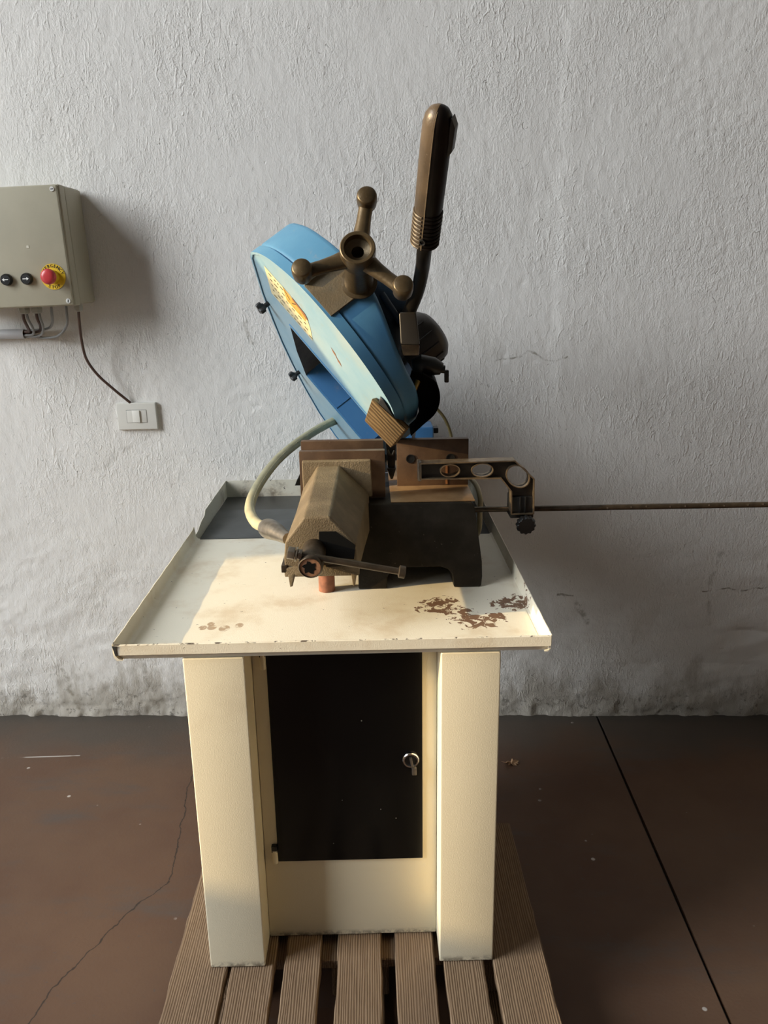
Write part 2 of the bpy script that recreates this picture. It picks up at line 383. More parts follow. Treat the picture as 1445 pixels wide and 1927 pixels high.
# ------------------------------------------------------------------ numpy value noise for relief
def vnoise(x, y, seed):
    g = np.random.default_rng(seed).random((128, 128))
    xi = np.floor(x).astype(int); yi = np.floor(y).astype(int); fx = x - xi; fy = y - yi
    fx = fx * fx * (3 - 2 * fx); fy = fy * fy * (3 - 2 * fy)
    a = g[xi % 128, yi % 128]; b = g[(xi + 1) % 128, yi % 128]; c = g[xi % 128, (yi + 1) % 128]; d = g[(xi + 1) % 128, (yi + 1) % 128]
    return (a * (1 - fx) + b * fx) * (1 - fy) + (c * (1 - fx) + d * fx) * fy - .5
def fbm(x, y, sc, seed, oct=3, sx=1, sy=1):
    s = 0; a = 1.
    for k in range(oct): s = s + a * vnoise(x * sc * sx * 2 ** k + 31 * k, y * sc * sy * 2 ** k + 17 * k, seed + k); a *= .5
    return s

# ------------------------------------------------------------------ the setting
def build_back_wall():
    x0, x1, z0, z1, st = -1.72, 1.5, 0., 2.5, .006
    nx = int((x1 - x0) / st) + 1; nz = int((z1 - z0) / st) + 1
    gx, gz = np.meshgrid(np.linspace(x0, x1, nx), np.linspace(z0, z1, nz), indexing='ij')
    h = fbm(gx, gz, 3, 1, 3) * .003                                    # slow undulation
    rough = np.clip(.5 + 2.2 * fbm(gx, gz, 2.3, 5, 2), 0, 1)
    h += fbm(gx, gz, 62, 21, 2) * (.0003 + .0013 * rough ** 2)
    h += fbm(gx + .35 * gz, gz, 62, 31, 2, 1, .4) * (.0004 + .0008 * (1 - rough))
    low = np.clip((.85 - gz) / .5, 0, 1)
    h += fbm(gx, gz, 16, 41, 3, .6, 1.2) * .006 * low                  # lumpy lower courses
    cz = np.mod(gz + .02 * fbm(gx, gz, 4, 51, 2), .13) - .065
    h -= np.exp(-(cz / .006) ** 2) * .002 * low * (fbm(gx, gz, 6, 61, 2) > .0)
    foot = np.clip((.10 - gz) / .10, 0, 1); h += fbm(gx, gz, 26, 71, 3) * .012 * foot
    h += .0028 / (1 + np.exp(-(gx - .455 - .012 * fbm(gx, gz, 5, 81, 2)) / .008)) * np.clip((gz - .9) / .3, 0, 1)   # vertical seam
    pit = fbm(gx, gz, 30, 91, 2); h -= np.clip(pit - .52, 0, 1) * .010
    fade = np.clip(np.minimum.reduce([(gx - x0), (x1 - gx), (z1 - gz)]) / .08, 0, 1); h *= fade
    V = np.stack([gx.ravel(), (WALL_Y - h).ravel(), gz.ravel()], 1)
    idx = np.arange(nx * nz).reshape(nx, nz)
    Fq = np.stack([idx[:-1, :-1], idx[1:, :-1], idx[1:, 1:], idx[:-1, 1:]], -1).reshape(-1, 4)
    # the rest of the wall, flat, and its thickness
    ex = [(LEFT_X, WALL_Y, 0), (x0, WALL_Y, 0), (x0, WALL_Y, z1), (LEFT_X, WALL_Y, z1), (x1, WALL_Y, 0), (6, WALL_Y, 0), (6, WALL_Y, z1), (x1, WALL_Y, z1),
          (LEFT_X, WALL_Y, z1), (6, WALL_Y, z1), (6, WALL_Y, 9.2), (LEFT_X, WALL_Y, 9.2),
          (LEFT_X, WALL_Y + .25, 0), (6, WALL_Y + .25, 0), (6, WALL_Y + .25, 9.2), (LEFT_X, WALL_Y + .25, 9.2)]
    n = len(V); V = np.vstack([V, ex]); E4 = np.array([(0, 1, 2, 3), (4, 5, 6, 7), (8, 9, 10, 11), (13, 12, 15, 14)]) + n
    Fq = np.vstack([Fq, E4])
    me = bpy.data.meshes.new('wall_back'); me.vertices.add(len(V)); me.vertices.foreach_set('co', V.ravel())
    me.loops.add(len(Fq) * 4); me.loops.foreach_set('vertex_index', Fq.ravel().astype(np.int32))
    me.polygons.add(len(Fq)); me.polygons.foreach_set('loop_start', np.arange(len(Fq), dtype=np.int32) * 4)
    me.polygons.foreach_set('use_smooth', np.ones(len(Fq), bool)); me.update(); me.validate()
    me.materials.append(M['wall'])
    o = bpy.data.objects.new('wall_back', me); COL.objects.link(o); return struct(o)
build_back_wall()

fl = struct(MB().box(LEFT_X - .3, 6.2, -7.2, WALL_Y + .25, -.15, -.014).build('floor', 'gap'))
JX = .6565
for a, b in ((LEFT_X - .3, JX - .0042), (JX + .0042, 6.2)):
    MB().box(a, b, -7.2, WALL_Y + .02, -.014, 0).build('floor_slab', 'floor', fl)
wl = MB().box(LEFT_X - .3, LEFT_X, OPEN_Y1, WALL_Y + .25, 0, 9.2).box(LEFT_X - .3, LEFT_X, -7.2, OPEN_Y0, 0, 9.2).box(LEFT_X - .3, LEFT_X, OPEN_Y0, OPEN_Y1, OPEN_Z, 9.2)
struct(wl.build('wall_left', 'shell', smooth=0))
struct(MB().box(6, 6.2, -7.2, WALL_Y + .25, 0, 9.2).build('wall_right', 'shell', smooth=0))
struct(MB().box(LEFT_X - .3, 6.2, -7.4, -7.2, 0, 9.2).build('wall_front', 'shell', smooth=0))
struct(MB().box(LEFT_X - .3, 6.2, -7.4, WALL_Y + .25, 9.2, 9.4).build('ceiling', 'ceil', smooth=0))
struct(MB().box(-30, LEFT_X - .3, -25, 25, -.15, -.01).build('floor_yard', 'asphalt', smooth=0))
struct(MB().box(-10.3, -10, -25, 25, -.01, 2.98).build('yard_sun_blocker', 'asphalt', smooth=0))  # unseen wall, added to keep the low sun off the post feet

# ------------------------------------------------------------------ machine frame
ORG = (-.1202, 1.3216, .144); MZ = .0442

# pallet ------------------------------------------------------------
pal = empty('wooden_pallet', (ORG[0], ORG[1], 0), MZ)
tag(pal, 'weathered brown wooden pallet under the cream machine stand', 'pallet')
PZ = ORG[2]
for k, (a, b) in enumerate(((-.363, -.2535), (-.2445, -.158), (-.137, -.0645), (-.031, .0605), (.089, .168), (.188, .268), (.288, .395))):
    ny = 26; mb = MB(); rings = []
    dz = (0, -.0015, 0, -.001, -.0005, -.001, 0)[k]
    for i in range(ny + 1):
        y = -.43 + .86 * i / ny
        l = a + random.uniform(-.0016, .0016); r = b + random.uniform(-.0016, .0016); z = PZ - .0005 + dz
        rings.append([(l, y, z - .022), (r, y, z - .022), (r, y, z - .0025), (r - .0025, y, z), (l + .0025, y, z), (l, y, z - .0025)])
    mb.loft(rings).build('slat', 'slat', pal, smooth=25)
for y in (-.36, .085, .37):
    MB().box(-.362, .394, y - .05, y + .05, PZ - .046, PZ - .0245).build('cross_board', 'slat', pal, bevel=.002, segs=1)
    for x in (-.295, .015, .33):
        MB().box(x - .06, x + .06, y - .048, y + .048, .022, PZ - .046).build('spacer_block', 'slat', pal, bevel=.003, segs=1)
for x in (-.295, .015, .33):
    MB().box(x - .05, x + .05, -.43, .43, 0, .022).build('bottom_board', 'slat', pal, bevel=.002, segs=1)

# stand -------------------------------------------------------------
st = empty('machine_stand', ORG, MZ)
tag(st, 'cream steel machine stand with black door and wide drip tray on pallet', 'machine stand')
def post(x0, x1, flip):
    # folded sheet post, slightly rounded front corners
    return MB().box(x0, x1, 0, .30, 0, .690).build('post', 'cream', st, bevel=.004, segs=3)
post(-.287, -.176, 0); post(.178, .287, 1)
MB().box(-.1755, .1775, .0765, .62, .002, .690).build('cabinet', 'cream', st, bevel=.002)
MB().box(-.286, -.176, .30, .62, .0, .690).build('side_panel', 'cream', st, bevel=.002)
MB().box(.178, .286, .30, .62, .0, .690).build('side_panel', 'cream', st, bevel=.002)
door = lab(MB().box(-.148, .149, .0715, .0765, .1935, .670).build('door', 'door', st, bevel=.0015), 'gloss black door')
lk = MB().lathe([(.0165, 0), (.0165, -.004), (.0150, -.006), (.0125, -.006), (.0118, -.002)], (.1255, .0715, .4265), (0, 1, 0), 32, caps=False).build('lock', 'chrome', door)
MB().lathe([(.0118, 0), (.0118, -.0022), (.0001, -.0022)], (.1255, .0715, .4265), (0, 1, 0), 28).build('lock_core', 'black', door)
MB().hexa([(.1270, .062, .410), (.1320, .062, .409), (.1320, .066, .409), (.1270, .066, .410), (.1225, .062, .4335), (.1270, .062, .4345), (.1270, .0695, .4345), (.1225, .0695, .4335)]).build('key_bow', 'steel', door, bevel=.001)
MB().box(.1275, .1365, .060, .0685, .397, .4125).build('key_grip', 'steel', door, bevel=.0012)
for z in (.643, .205): 
    MB().lathe([(.0055, 0), (.0055, .03)], (-.1535, .070, z - .012), (0, 0, 1), 12).build('hinge', 'cream' if z < .4 else 'cream', door)
MB().box(-.16, -.148, .0665, .0765, .218, .234).build('hinge_leaf', 'black', door, bevel=.002)
MB().box(-.16, -.148, .0665, .0765, .656, .664).build('hinge_leaf', 'black', door, bevel=.002)

# tray
TX0, TX1, TY1, TZ, TF = -.4087, .3772, 1.186, .722, .693
tray = MB().box(TX0 + .016, TX1 - .012, .006, .692, TF - .0025, TF).build('drip_tray', 'tray', st, smooth=0)
lipm = MB()
MB().prism([(TX0 + .0015, TZ - .001), (TX0 + .011, TZ - .002), (TX0 + .0085, TZ - .006), (TX0 + .0095, TZ - .0205), (TX0 + .006, TZ - .0205)], lambda a, b, h: (a, h, b), -.0072, -.0066).build('corner_gap_shade', 'gap', tray, smooth=0)  # thin dark patch standing in for the shade in the open lip corner
sec = [(.006, TF - .001), (.001, TZ - .002), (-.002, TZ), (-.006, TZ - .001), (-.0065, TZ - .0195), (-.002, TZ - .0215), (.01, TZ - .0225), (.01, TZ - .0210), (-.001, TZ - .0200), (-.0035, TZ - .0185), (-.0030, TZ - .003), (.004, TF - .0022)]
ny = 30
lipm.loft([[(TX0 + .004 + (TX1 - TX0 - .006) * i / ny, y, z) for y, z in sec] for i in range(ny + 1)]).build('front_lip', 'tray', tray, smooth=50)
def rim(side):
    # folded side wall: cove at the bottom, leaning slightly outwards
    xi = TX0 + .016 if side < 0 else TX1 - .012
    xo = TX0 if side < 0 else TX1
    prof = lambda top, zb: [(xi, zb - .0012), (xi + side * .006, zb + .0005), (xo - side * .005, zb + .006), (xo - side * .0015, top), (xo, top), (xo - side * .0012, zb + .004), (xo - side * .006, zb - .0025), (xi, zb - .0030)]
    rings = []
    for i in range(29):
        y = -.003 + .70 * i / 28
        top = TZ + (.0006 * math.sin(i * 1.7) if 0 < i < 27 else 0) + (.003 if i == 28 and side < 0 else 0)
        rings.append([(x, y, z) for x, z in prof(top, TF)])
    MB().loft(rings).build('side_rim', 'tray', tray, smooth=50)
rim(-1); rim(1)
PF = .674
MB().box(TX0 + .002, TX1 - .002, .688, TY1, PF - .003, PF).build('chip_pan', 'pan', tray, smooth=0)
def yz(x0, x1, poly, name): return MB().prism(poly, lambda a, b, h: (h, a, b), x0, x1).build(name, 'tray', tray, smooth=0)
yz(TX0, TX0 + .0016, [(.70, PF), (.705, .700), (.735, .701), (.79, .713), (.835, .7165), (.85, .728), (TY1, .728), (TY1, PF)], 'rear_side_rim')
yz(TX1 - .0016, TX1, [(.697, PF), (.697, TZ), (TY1, .728), (TY1, PF)], 'rear_side_rim')
MB().box(TX0, TX1, TY1, TY1 + .0016, PF, .728).build('rear_rim', 'tray', tray, smooth=0)
MB().box(TX0 + .016, TX1 - .012, .688, .692, PF, TF).build('pan_step', 'pan', tray, smooth=0)
MB().box(TX0 + .004, TX1 - .004, .693, 1.02, PF + .0005, PF + .004).build('pan_screen', simple('grey_pan_film', (.075, .08, .08), .5, vary=.2, nscale=14), tray, bevel=.001)

# ------------------------------------------------------------------ band saw
saw = empty('band_saw', ORG, MZ)
tag(saw, 'blue metal-cutting band saw with raised head standing on cream drip tray', 'band saw')
T0 = TF + .0005
# base casting: arched front, flared sides
base_poly = [(.026, T0), (.088, T0), (.089, .716), (.096, .729), (.112, .7365), (.205, .7365), (.221, .731), (.230, .721), (.233, T0), (.2925, T0 + .001), (.2955, .715), (.2955, .745), (.2895, .80), (.2845, .842), (.281, .864), (.276, .8695), (.026, .8695)]
def base_fn(a, b, h):
    k = (b - T0) / (.87 - T0)
    return (a if h < .5 else a * .97, (.311 + .056 * k) if h < .5 else .80 - .02 * k, b)
MB().prism(base_poly, base_fn, 0, 1).build('base_casting', 'iron_dark', saw, bevel=.004, segs=3)
bed = MB().box(.10, .284, .372, .79, .8698, .8722).build('bed_plate', 'bed', saw, bevel=.001)
MB().box(-.10, .10, .41, .79, .80, .868).build('slide_way', 'iron_dark', saw, bevel=.003)
MB().box(-.095, .02, .46, .76, T0, .80).build('rear_pedestal', 'iron_dark', saw, bevel=.004)
MB().lathe([(.0175, 0), (.0175, .11)], (-.0425, .312, T0), (0, 0, 1), 24).build('drain_pipe', 'copper', saw)
lab(bpy.data.objects['drain_pipe'], 'red-brown drain pipe under the vise')
# fixed jaw
for a, b in ((-.103, .0875), (.1185, .285)):
    j = lab(MB().box(a, b, .51, .532, .872 if a > 0 else .87, .982).build('fixed_jaw', 'jaw', saw, bevel=.0012), 'brown steel jaw plate')
    if a > 0:
        for x in (.150, .243):
            MB().lathe([(.0105, 0), (.0105, -.0012), (.0085, -.0012), (.008, .004), (.0001, .004)], (x, .5098, .937), (0, 1, 0), 20).build('socket_bolt', 'black', j)
        MB().box(.232, .2365, .5088, .5096, .875, .918).build('rust_streak', simple('orange_rust', (.22, .085, .025), .7, vary=.3, nscale=120), j, smooth=0)
# movable vise: octagonal snout
fr = [(-.107, .842), (-.1035, .874), (-.067, .9215), (-.019, .9215), (.0285, .868), (.032, .812), (-.106, .812)]
bk = [(-.093, .842), (-.092, .90), (-.058, .952), (-.010, .952), (.052, .89), (.056, .812), (-.096, .812)]
vise = lab(MB().loft([[(x, .10, z) for x, z in fr], [(x * .98 + y0, .245, z) for (x, z), y0 in zip([((a[0] + b[0]) / 2, (a[1] + b[1]) / 2) for a, b in zip(fr, bk)], [0] * 7)], [(x, .388, z) for x, z in bk]]).build('vise_body', 'iron', saw, bevel=.005, segs=3, bevel_angle=18), 'dusty tan cast iron vise body')
# flat black plate that puts in the shade of the recess behind the screw
MB().prism([(-.040, .845), (.0235, .838), (.027, .865), (-.010, .893), (-.04, .893)], lambda a, b, h: (a, h, b), .0985, .103).build('pocket_shade', 'rubber', vise, smooth=0)
MB().box(-.107, .033, .095, .36, .806, .826).build('slide_flange', 'iron', vise, bevel=.003)
for a, b in ((-.1005, -.0885), (.0175, .0285)):
    MB().hexa([(a + .003, .094, .786), (b - .004, .094, .788), (b - .004, .33, .788), (a + .003, .33, .786), (a, .094, .812), (b, .094, .812), (b, .33, .812), (a, .33, .812)]).build('guide_leg', 'iron', vise, bevel=.0015)
MB().box(-.1125, -.101, .095, .34, .815, .829).build('gib', 'steel_dark', vise, bevel=.0015)
MB().prism([(-.0915, .878), (-.0915, .9625), (.058, .9625), (.060, .880)], lambda a, b, h: (a, h, b), .386, .404).build('jaw_casting', 'iron', vise, bevel=.004, segs=3)
mj = lab(MB().box(-.0985, .089, .404, .424, .874, .980).build('movable_jaw', 'jaw', vise, bevel=.0012), 'brown steel movable jaw plate')
# screw and tommy bar
scr_ax = Vector((-.005, -.10, -.018)).normalized()
scr_o = Vector((-.049, .125, .861))
scr = MB().lathe([(.0225, 0), (.0225, .088), (.0205, .091), (.0195, .091), (.0190, .0885), (.0001, .0885)], scr_o, scr_ax, 28).build('vise_screw', 'steel_dark', saw)
e_c = scr_o + scr_ax * .0888
N1 = Vector((1, 0, 0)); N1 = (N1 - N1.dot(scr_ax) * scr_ax).normalized(); N2 = scr_ax.cross(N1)
MB().lathe([(.0186, 0), (.0186, .0003), (.0001, .0003)], e_c, scr_ax, 24).build('end_face', 'copper_paint', scr)
star = [e_c + scr_ax * .0007 + (.0085 + .0055 * ((k * 7) % 3) / 2 + .001 * random.random()) * (math.cos(2 * math.pi * k / 17) * N1 + math.sin(2 * math.pi * k / 17) * N2) - .001 * N1 for k in range(17)]
MB().add(star, [tuple(range(17))]).build('worn_paint_patch', 'rubber', scr, smooth=0)
b0, b1 = Vector((-.0915, .046, .8712)), Vector((.1075, .046, .8310)); bd = (b1 - b0).normalized()
bar = MB().tube([b0, b1], .0063, 16).build('tommy_bar', 'steel_dark', saw)
MB().lathe([(.0125, 0), (.0125, .013)], b0 - bd * .002, bd, 6).build('hex_nut', 'steel', bar, bevel=.001)
MB().lathe([(.0135, 0), (.0135, .003)], b0 + bd * .0125, bd, 20).build('washer', 'steel', bar)
MB().lathe([(.0105, 0), (.0105, .008)], b0 + bd * .016, bd, 6).build('hex_nut', 'steel', bar, bevel=.001)
MB().lathe([(.0072, 0), (.0115, .0015), (.0115, .012), (.0095, .0125)], b1 - bd * .003, bd, 20).build('end_cap', 'steel_dark', bar)

# ---- head frame: u across the wheels, v along the frame away from the front, n through its thickness
HB = Vector((.1076, .33, 1.076)); HU = Vector((.62251464, -.35529667, -.69730897)); HV = Vector((0, .89100652, -.4539905)); HN = Vector((.78260816, .28261573, .5546646))
def H(u, v, n): return HB + u * HU + v * HV + n * HN
front_arc = [(-.497, .068), (-.487, .035), (-.468, .008), (-.42, -.040), (-.37, -.072), (-.315, -.096), (-.26, -.106), (-.20, -.105), (-.14, -.093), (-.09, -.074), (-.045, -.047), (-.014, -.018), (.001, .012), (.008, .05), (.010, .10)]
front_arc = [front_arc[0]] + [tuple(p[:2]) for p in spline([(a, b, 0) for a, b in front_arc[1:]], 3)]
frame_poly = front_arc + [(.010, .250), (-.385, .250), (-.382, .40), (-.362, .535), (-.10, .535), (-.10, .80), (-.12, .86), (-.16, .885), (-.26, .87), (-.34, .81), (-.40, .70), (-.437, .60), (-.466, .49), (-.484, .37), (-.497, .24)]
def n_top(u):
    t = min(1, max(0, (u + .24) / .22)); t = t * t * (3 - 2 * t); return .114 - .046 * t
body = lab(MB().prism(frame_poly, lambda a, b, h: H(a, b, .024 if h < .5 else n_top(a) if b < .3 else .114), 0, 1).build('head_frame', 'blue', saw, bevel=.012, segs=4, bevel_angle=60), 'blue painted C-shaped saw head')
inner = MB().add([H(-.3848, .2505, .0), H(-.3818, .40, .0), H(-.3618, .534, .0), H(-.3618, .534, .11), H(-.3818, .40, .11), H(-.3848, .2505, .11)], [(0, 1, 4, 5), (1, 2, 3, 4)])
inner.build('inner_wall', 'dustgrey', body, smooth=0)
MB().prism([(-.362, .5290), (-.0995, .5290), (-.0995, .5345), (-.362, .5345)], H, .004, .112).build('inner_front_panel', 'blue_shaded', body, smooth=0)
MB().prism([(-.235, .5265), (-.232, .5265), (-.232, .5295), (-.235, .5295)], H, .004, .112).build('panel_rib', 'blue_shaded', body, smooth=0)
# cover lid with inset face
def cover(poly, name, parent):
    bm = bmesh.new(); lo = [bm.verts.new(H(a, b, 0)) for a, b in poly]; hi = [bm.verts.new(H(a, b, .0235)) for a, b in poly]; n = len(poly)
    f = bm.faces.new(lo); bm.faces.new(hi[::-1])
    for i in range(n): bm.faces.new((lo[i], hi[i], hi[(i + 1) % n], lo[(i + 1) % n]))
    bmesh.ops.recalc_face_normals(bm, faces=bm.faces)
    bmesh.ops.inset_region(bm, faces=[f], thickness=.006, depth=0)
    bmesh.ops.inset_region(bm, faces=[f], thickness=.0015, depth=-.003)
    me = bpy.data.meshes.new(name); bm.to_mesh(me); bm.free(); me.materials.append(M['blue_cover']); me.materials.append(M['blue'])
    for p in me.polygons:
        if abs(p.normal.dot(HN)) < .5 and p.area > .0: p.material_index = 1
    for p in me.polygons: p.use_smooth = True
    me.set_sharp_from_angle(angle=math.radians(32))
    o = bpy.data.objects.new(name, me); COL.objects.link(o); o.parent = parent; return o
cov = lab(cover([(a - .0 if a < -.2 else a, b - .003 if b < .0 else b) for a, b in frame_poly], 'wheel_cover', saw), 'faded light blue wheel cover with yellow label')
def fq(u0, u1, v0, v1, n, name, mat): return MB().add([H(u0, v0, n), H(u1, v0, n), H(u1, v1, n), H(u0, v1, n)], [(0, 1, 2, 3)]).build(name, mat, cov, smooth=0)
F0 = .0024
MB().add([H(a, b, F0) for a, b in ((-.443, .033), (-.352, .030), (-.302, .048), (-.296, .060), (-.290, .098), (-.290, .165), (-.443, .165))], [tuple(range(7))]).build('label_sticker', 'sticker', cov, smooth=0)
MB().add([H(a, b, F0 - .0004) for a, b in ((-.377, .030), (-.300, .046), (-.305, .085), (-.372, .088))], [(0, 1, 2, 3)]).build('orange_panel', 'orange', cov, smooth=0)
MB().add([H(a, b, F0 - .0006) for a, b in ((-.345, .030), (-.300, .040), (-.292, .060), (-.300, .064), (-.318, .050), (-.345, .042))], [tuple(range(6))]).build('torn_patch', 'rust', cov, smooth=0)
marks = MB()
for k in range(5):                                    # rows of print too small to read
    v = .046 + .026 * k; u = -.430
    while u < -.30:
        w = random.uniform(.004, .013)
        if not (-.38 < u < -.30 and v < .09): marks.add([H(u, v, F0 - .0005), H(u + w, v, F0 - .0005), H(u + w, v + .0045, F0 - .0005), H(u, v + .0045, F0 - .0005)], [(0, 1, 2, 3)])
        u += w + random.uniform(.004, .016)
for (a, b, c, d) in ((-.374, .036, -.358, .060), (-.336, .046, -.352, .066), (-.368, .074, -.361, .078), (-.348, .074, -.341, .078), (-.328, .072, -.321, .077)):
    marks.add([H(a, b, F0 - .0008), H(a + .004, b, F0 - .0008), H(c + .004, d, F0 - .0008), H(c, d, F0 - .0008)], [(0, 1, 2, 3)])
marks.build('label_print', 'print_black', cov, smooth=0)
for (a, b) in ((-.205, .075), (-.19, .098)):
    MB().add([H(a - .010, b - .012, F0), H(a + .004, b - .004, F0), H(a + .010, b + .014, F0), H(a - .003, b + .006, F0)], [(0, 1, 2, 3)]).build('paint_chip', 'rust', cov, smooth=0)
def lobe_knob(c, ax, r, h, name, mat, parent, lobes=4, seg=40, depth=.28):
    c = Vector(c); ax = Vector(ax).normalized(); a = Vector((0, 0, 1)); N = (a - a.dot(ax) * ax).normalized(); Bn = ax.cross(N); rings = []
    for rr, hh in ((.55, 0), (.62, .15), (1, .3), (1, .85), (.9, 1), (.3, 1)):
        rings.append([c + ax * h * hh + r * rr * (1 - depth * .5 + depth * .5 * math.cos(lobes * q)) * (math.cos(q) * N + math.sin(q) * Bn) for q in [2 * math.pi * k / seg for k in range(seg)]])
    return MB().loft(rings).build(name, mat, parent, smooth=50)
for (a, b, r) in ((-.478, .275, .0165), (-.405, .60, .016)):
    MB().lathe([(.006, 0), (.006, .022)], H(a, b, .004), -HN, 10).build('stud', 'black', cov)
    lobe_knob(H(a, b, -.010), -HN, r, .018, 'cover_knob', 'black', cov, 3, 36, .5)
# tension block on the nose
tb = lab(MB().box(0, 1, 0, 1, 0, 1).build('tension_block', 'block', saw), 'bare oily tension block')
me = tb.data
for v in me.vertices:
    u = -.287 if v.co.x < .5 else -.203; vv = -.112 if v.co.y < .5 else -.02; nn = .006 if v.co.z < .5 else .108
    v.co = H(u, vv, nn)
for p in me.polygons: p.use_smooth = False
MB().prism([(-.2915, -.122), (-.2865, -.122), (-.2865, -.05), (-.2915, -.05)], H, .007, .085).build('block_rib', 'blue_cover', tb, smooth=0)
# handwheel
hw_o = H(-.222, -.1120, .093)
hub = MB().lathe([(.036, 0), (.036, .004), (.029, .006), (.0275, .022), (.0275, .075), (.029, .087), (.0325, .097), (.0335, .128), (.0325, .136), (.031, .137), (.0255, .1365), (.024, .124), (.0115, .119), (.0115, .085), (.0001, .085)], hw_o, -HV, 36)
hub_o = lab(hub.build('tension_handwheel', 'bronze', saw), 'three-armed bronze-coloured handwheel')
hc = hw_o - HV * .112
for ang in (131.6, 251.0, 10.0):
    d = math.cos(math.radians(ang)) * HU + math.sin(math.radians(ang)) * HN; s = d.cross(HV).normalized()
    rings = []
    for t, w, th, lift in ((.024, .0185, .012, .0), (.045, .0155, .0105, .000), (.070, .0135, .0095, .002), (.092, .0135, .0090, .004), (.108, .0145, .010, .005)):
        c = hc + d * t - HV * (lift - .004)
        rings.append([c + w * math.cos(q) * s + th * math.sin(q) * HV for q in [2 * math.pi * k / 16 for k in range(16)]])
    MB().loft(rings).build('arm', 'bronze', hub_o, smooth=60)
    kc = hc + d * .108 + HV * .018
    MB().lathe([(.008, -.004), (.0145, .001), (.0180, .010), (.0192, .024), (.0190, .035), (.0178, .0395), (.0155, .0412), (.0001, .0420)], kc, -HV, 28).build('arm_knob', 'bronze', hub_o, smooth=50)
# gearbox and motor behind the head
gb = MB().prism([(-.33, -.005), (-.22, -.065), (-.14, -.05), (-.115, .02), (-.115, .20), (-.16, .24), (-.27, .24), (-.34, .12)], H, .10, .166).build('gearbox', 'navy', saw, bevel=.012, segs=3)
MB().tube([H(-.19, -.072, .125), H(-.10, -.05, .118)], .007, 12).build('cast_rib', 'navy', gb)
mot_c = H(-.135, .185, .13)
mot = MB().lathe([(.060, 0), (.064, .01), (.066, .05), (.066, .085), (.062, .100), (.050, .112), (.026, .118), (.0001, .119)], mot_c, HN, 40).build('motor', 'grey_box', saw, smooth=40)
mot['label'] = 'dark finned motor housing'
for k in range(14):
    q = 2 * math.pi * k / 14; d = math.cos(q) * HU + math.sin(q) * HV
    p = mot_c + d * .0665 + HN * .05
    MB().tube([p - HN * .03, p + HN * .035], .0018, 6).build('cooling_fin', 'black', mot)
tbx = MB().hexa([(.1226, .315, 1.2130), (.1610, .315, 1.2120), (.163, .39, 1.205), (.125, .39, 1.206), (.1200, .325, 1.2745), (.1545, .325, 1.2755), (.158, .40, 1.2735), (.124, .40, 1.2725)]).build('terminal_box', 'grey_box', saw, bevel=.004, segs=3)
MB().hexa([(.127, .325, 1.190), (.1595, .325, 1.190), (.161, .39, 1.190), (.127, .39, 1.19), (.1230, .316, 1.2128), (.1607, .316, 1.2118), (.163, .39, 1.206), (.125, .39, 1.206)]).build('box_foot', 'steel_dark', tbx, bevel=.003)
# feed lever with grip
lev_pts = spline([(.120, .46, 1.225), (.1300, .42, 1.246), (.1400, .365, 1.270), (.1551, .30, 1.3155), (.1612, .24, 1.3572), (.1602, .17, 1.3878), (.1612, .12, 1.424)], 6)
lever = MB().tube(lev_pts, .0135, 18).build('feed_lever', 'tube', saw)
g0, g1 = Vector((.1590, .142, 1.3985)), Vector((.1712, -.020, 1.5840)); gd = (g1 - g0).normalized(); Lg = (g1 - g0).length
side = Vector((1, 0, 0)); side = (side - side.dot(gd) * gd).normalized(); fwd = gd.cross(side)
_tc = fwd if fwd.y < 0 else -fwd
side = (math.cos(.42) * side + math.sin(.42) * _tc).normalized(); fwd = gd.cross(side)
def grip_half(sgn, name, mat):
    rings = []; hs = []
    for k in range(0, 15): hs.append((.42 * k / 14 * Lg * .62, 'rib', k))
    ts = [(.0, .0215), (.28, .0215), (.30, .0225), (.60, .0228), (.80, .0228), (.89, .0220), (.94, .0195), (.975, .0145), (.993, .0075), (1, .001)]
    for t, r in ts:
        rings.append([g0 + gd * t * Lg + r * (1.06 * math.cos(q) * side + math.sin(q) * fwd) for q in [(-math.pi / 2 + math.pi * j / 14) * 1 + (math.pi if sgn < 0 else 0) for j in range(15)]])
    return MB().loft(rings).build(name, mat, lever, smooth=50)
gl = lab(grip_half(-1, 'grip_shell', 'grip'), 'worn brown grip half'); gr = lab(grip_half(1, 'grip_shell', 'grip_shaded'), 'grip half coloured dark as its shaded side')
MB().loft([[g0 + gd * t * Lg + r * (1.03 * math.cos(q) * side + math.sin(q) * fwd) + side * .001 for q in (-math.pi / 2 - .03, -math.pi / 2 + .05, math.pi / 2 - .05, math.pi / 2 + .03)] for t, r in ((.0, .0222), (.28, .0222), (.30, .0232), (.6, .0235), (.8, .0235), (.89, .0226), (.94, .0200), (.975, .0150), (.99, .008))]).build('grip_seam', 'aluminium', lever, smooth=0)
for k in range(9):
    t = .012 + .031 * k
    for sgn, mat in ((-1, 'grip'), (1, 'grip_shaded')):
        arc = [g0 + gd * t * Lg + .0222 * (1.06 * math.cos(q) * side + math.sin(q) * fwd) for q in [(-math.pi / 2 + .10 + (math.pi - .2) * j / 12) + (math.pi if sgn < 0 else 0) for j in range(13)]]
        MB().tube(arc, .0022, 6).build('grip_ridge', mat, lever)
trig = MB().loft([[g0 + gd * t * Lg + side * (.0215 + a) + fwd * b for a, b in ((0, -.008), (w, -.007), (w, .007), (0, .008))] for t, w in ((.70, .002), (.74, .0075), (.90, .008), (.955, .001))]).build('trigger_switch', 'black', lever, bevel=.001)
scw = g0 + gd * .055 * Lg - fwd * .0222
sc_dir = -1 if fwd.y > 0 else 1
MB().lathe([(.0055, 0), (.0055, .0035), (.004, .0035), (.0035, .001), (.0001, .001)], g0 + gd * .075 * Lg + fwd * sc_dir * .0215 + side * .003, fwd * sc_dir, 16).build('grip_screw', 'black', lever)
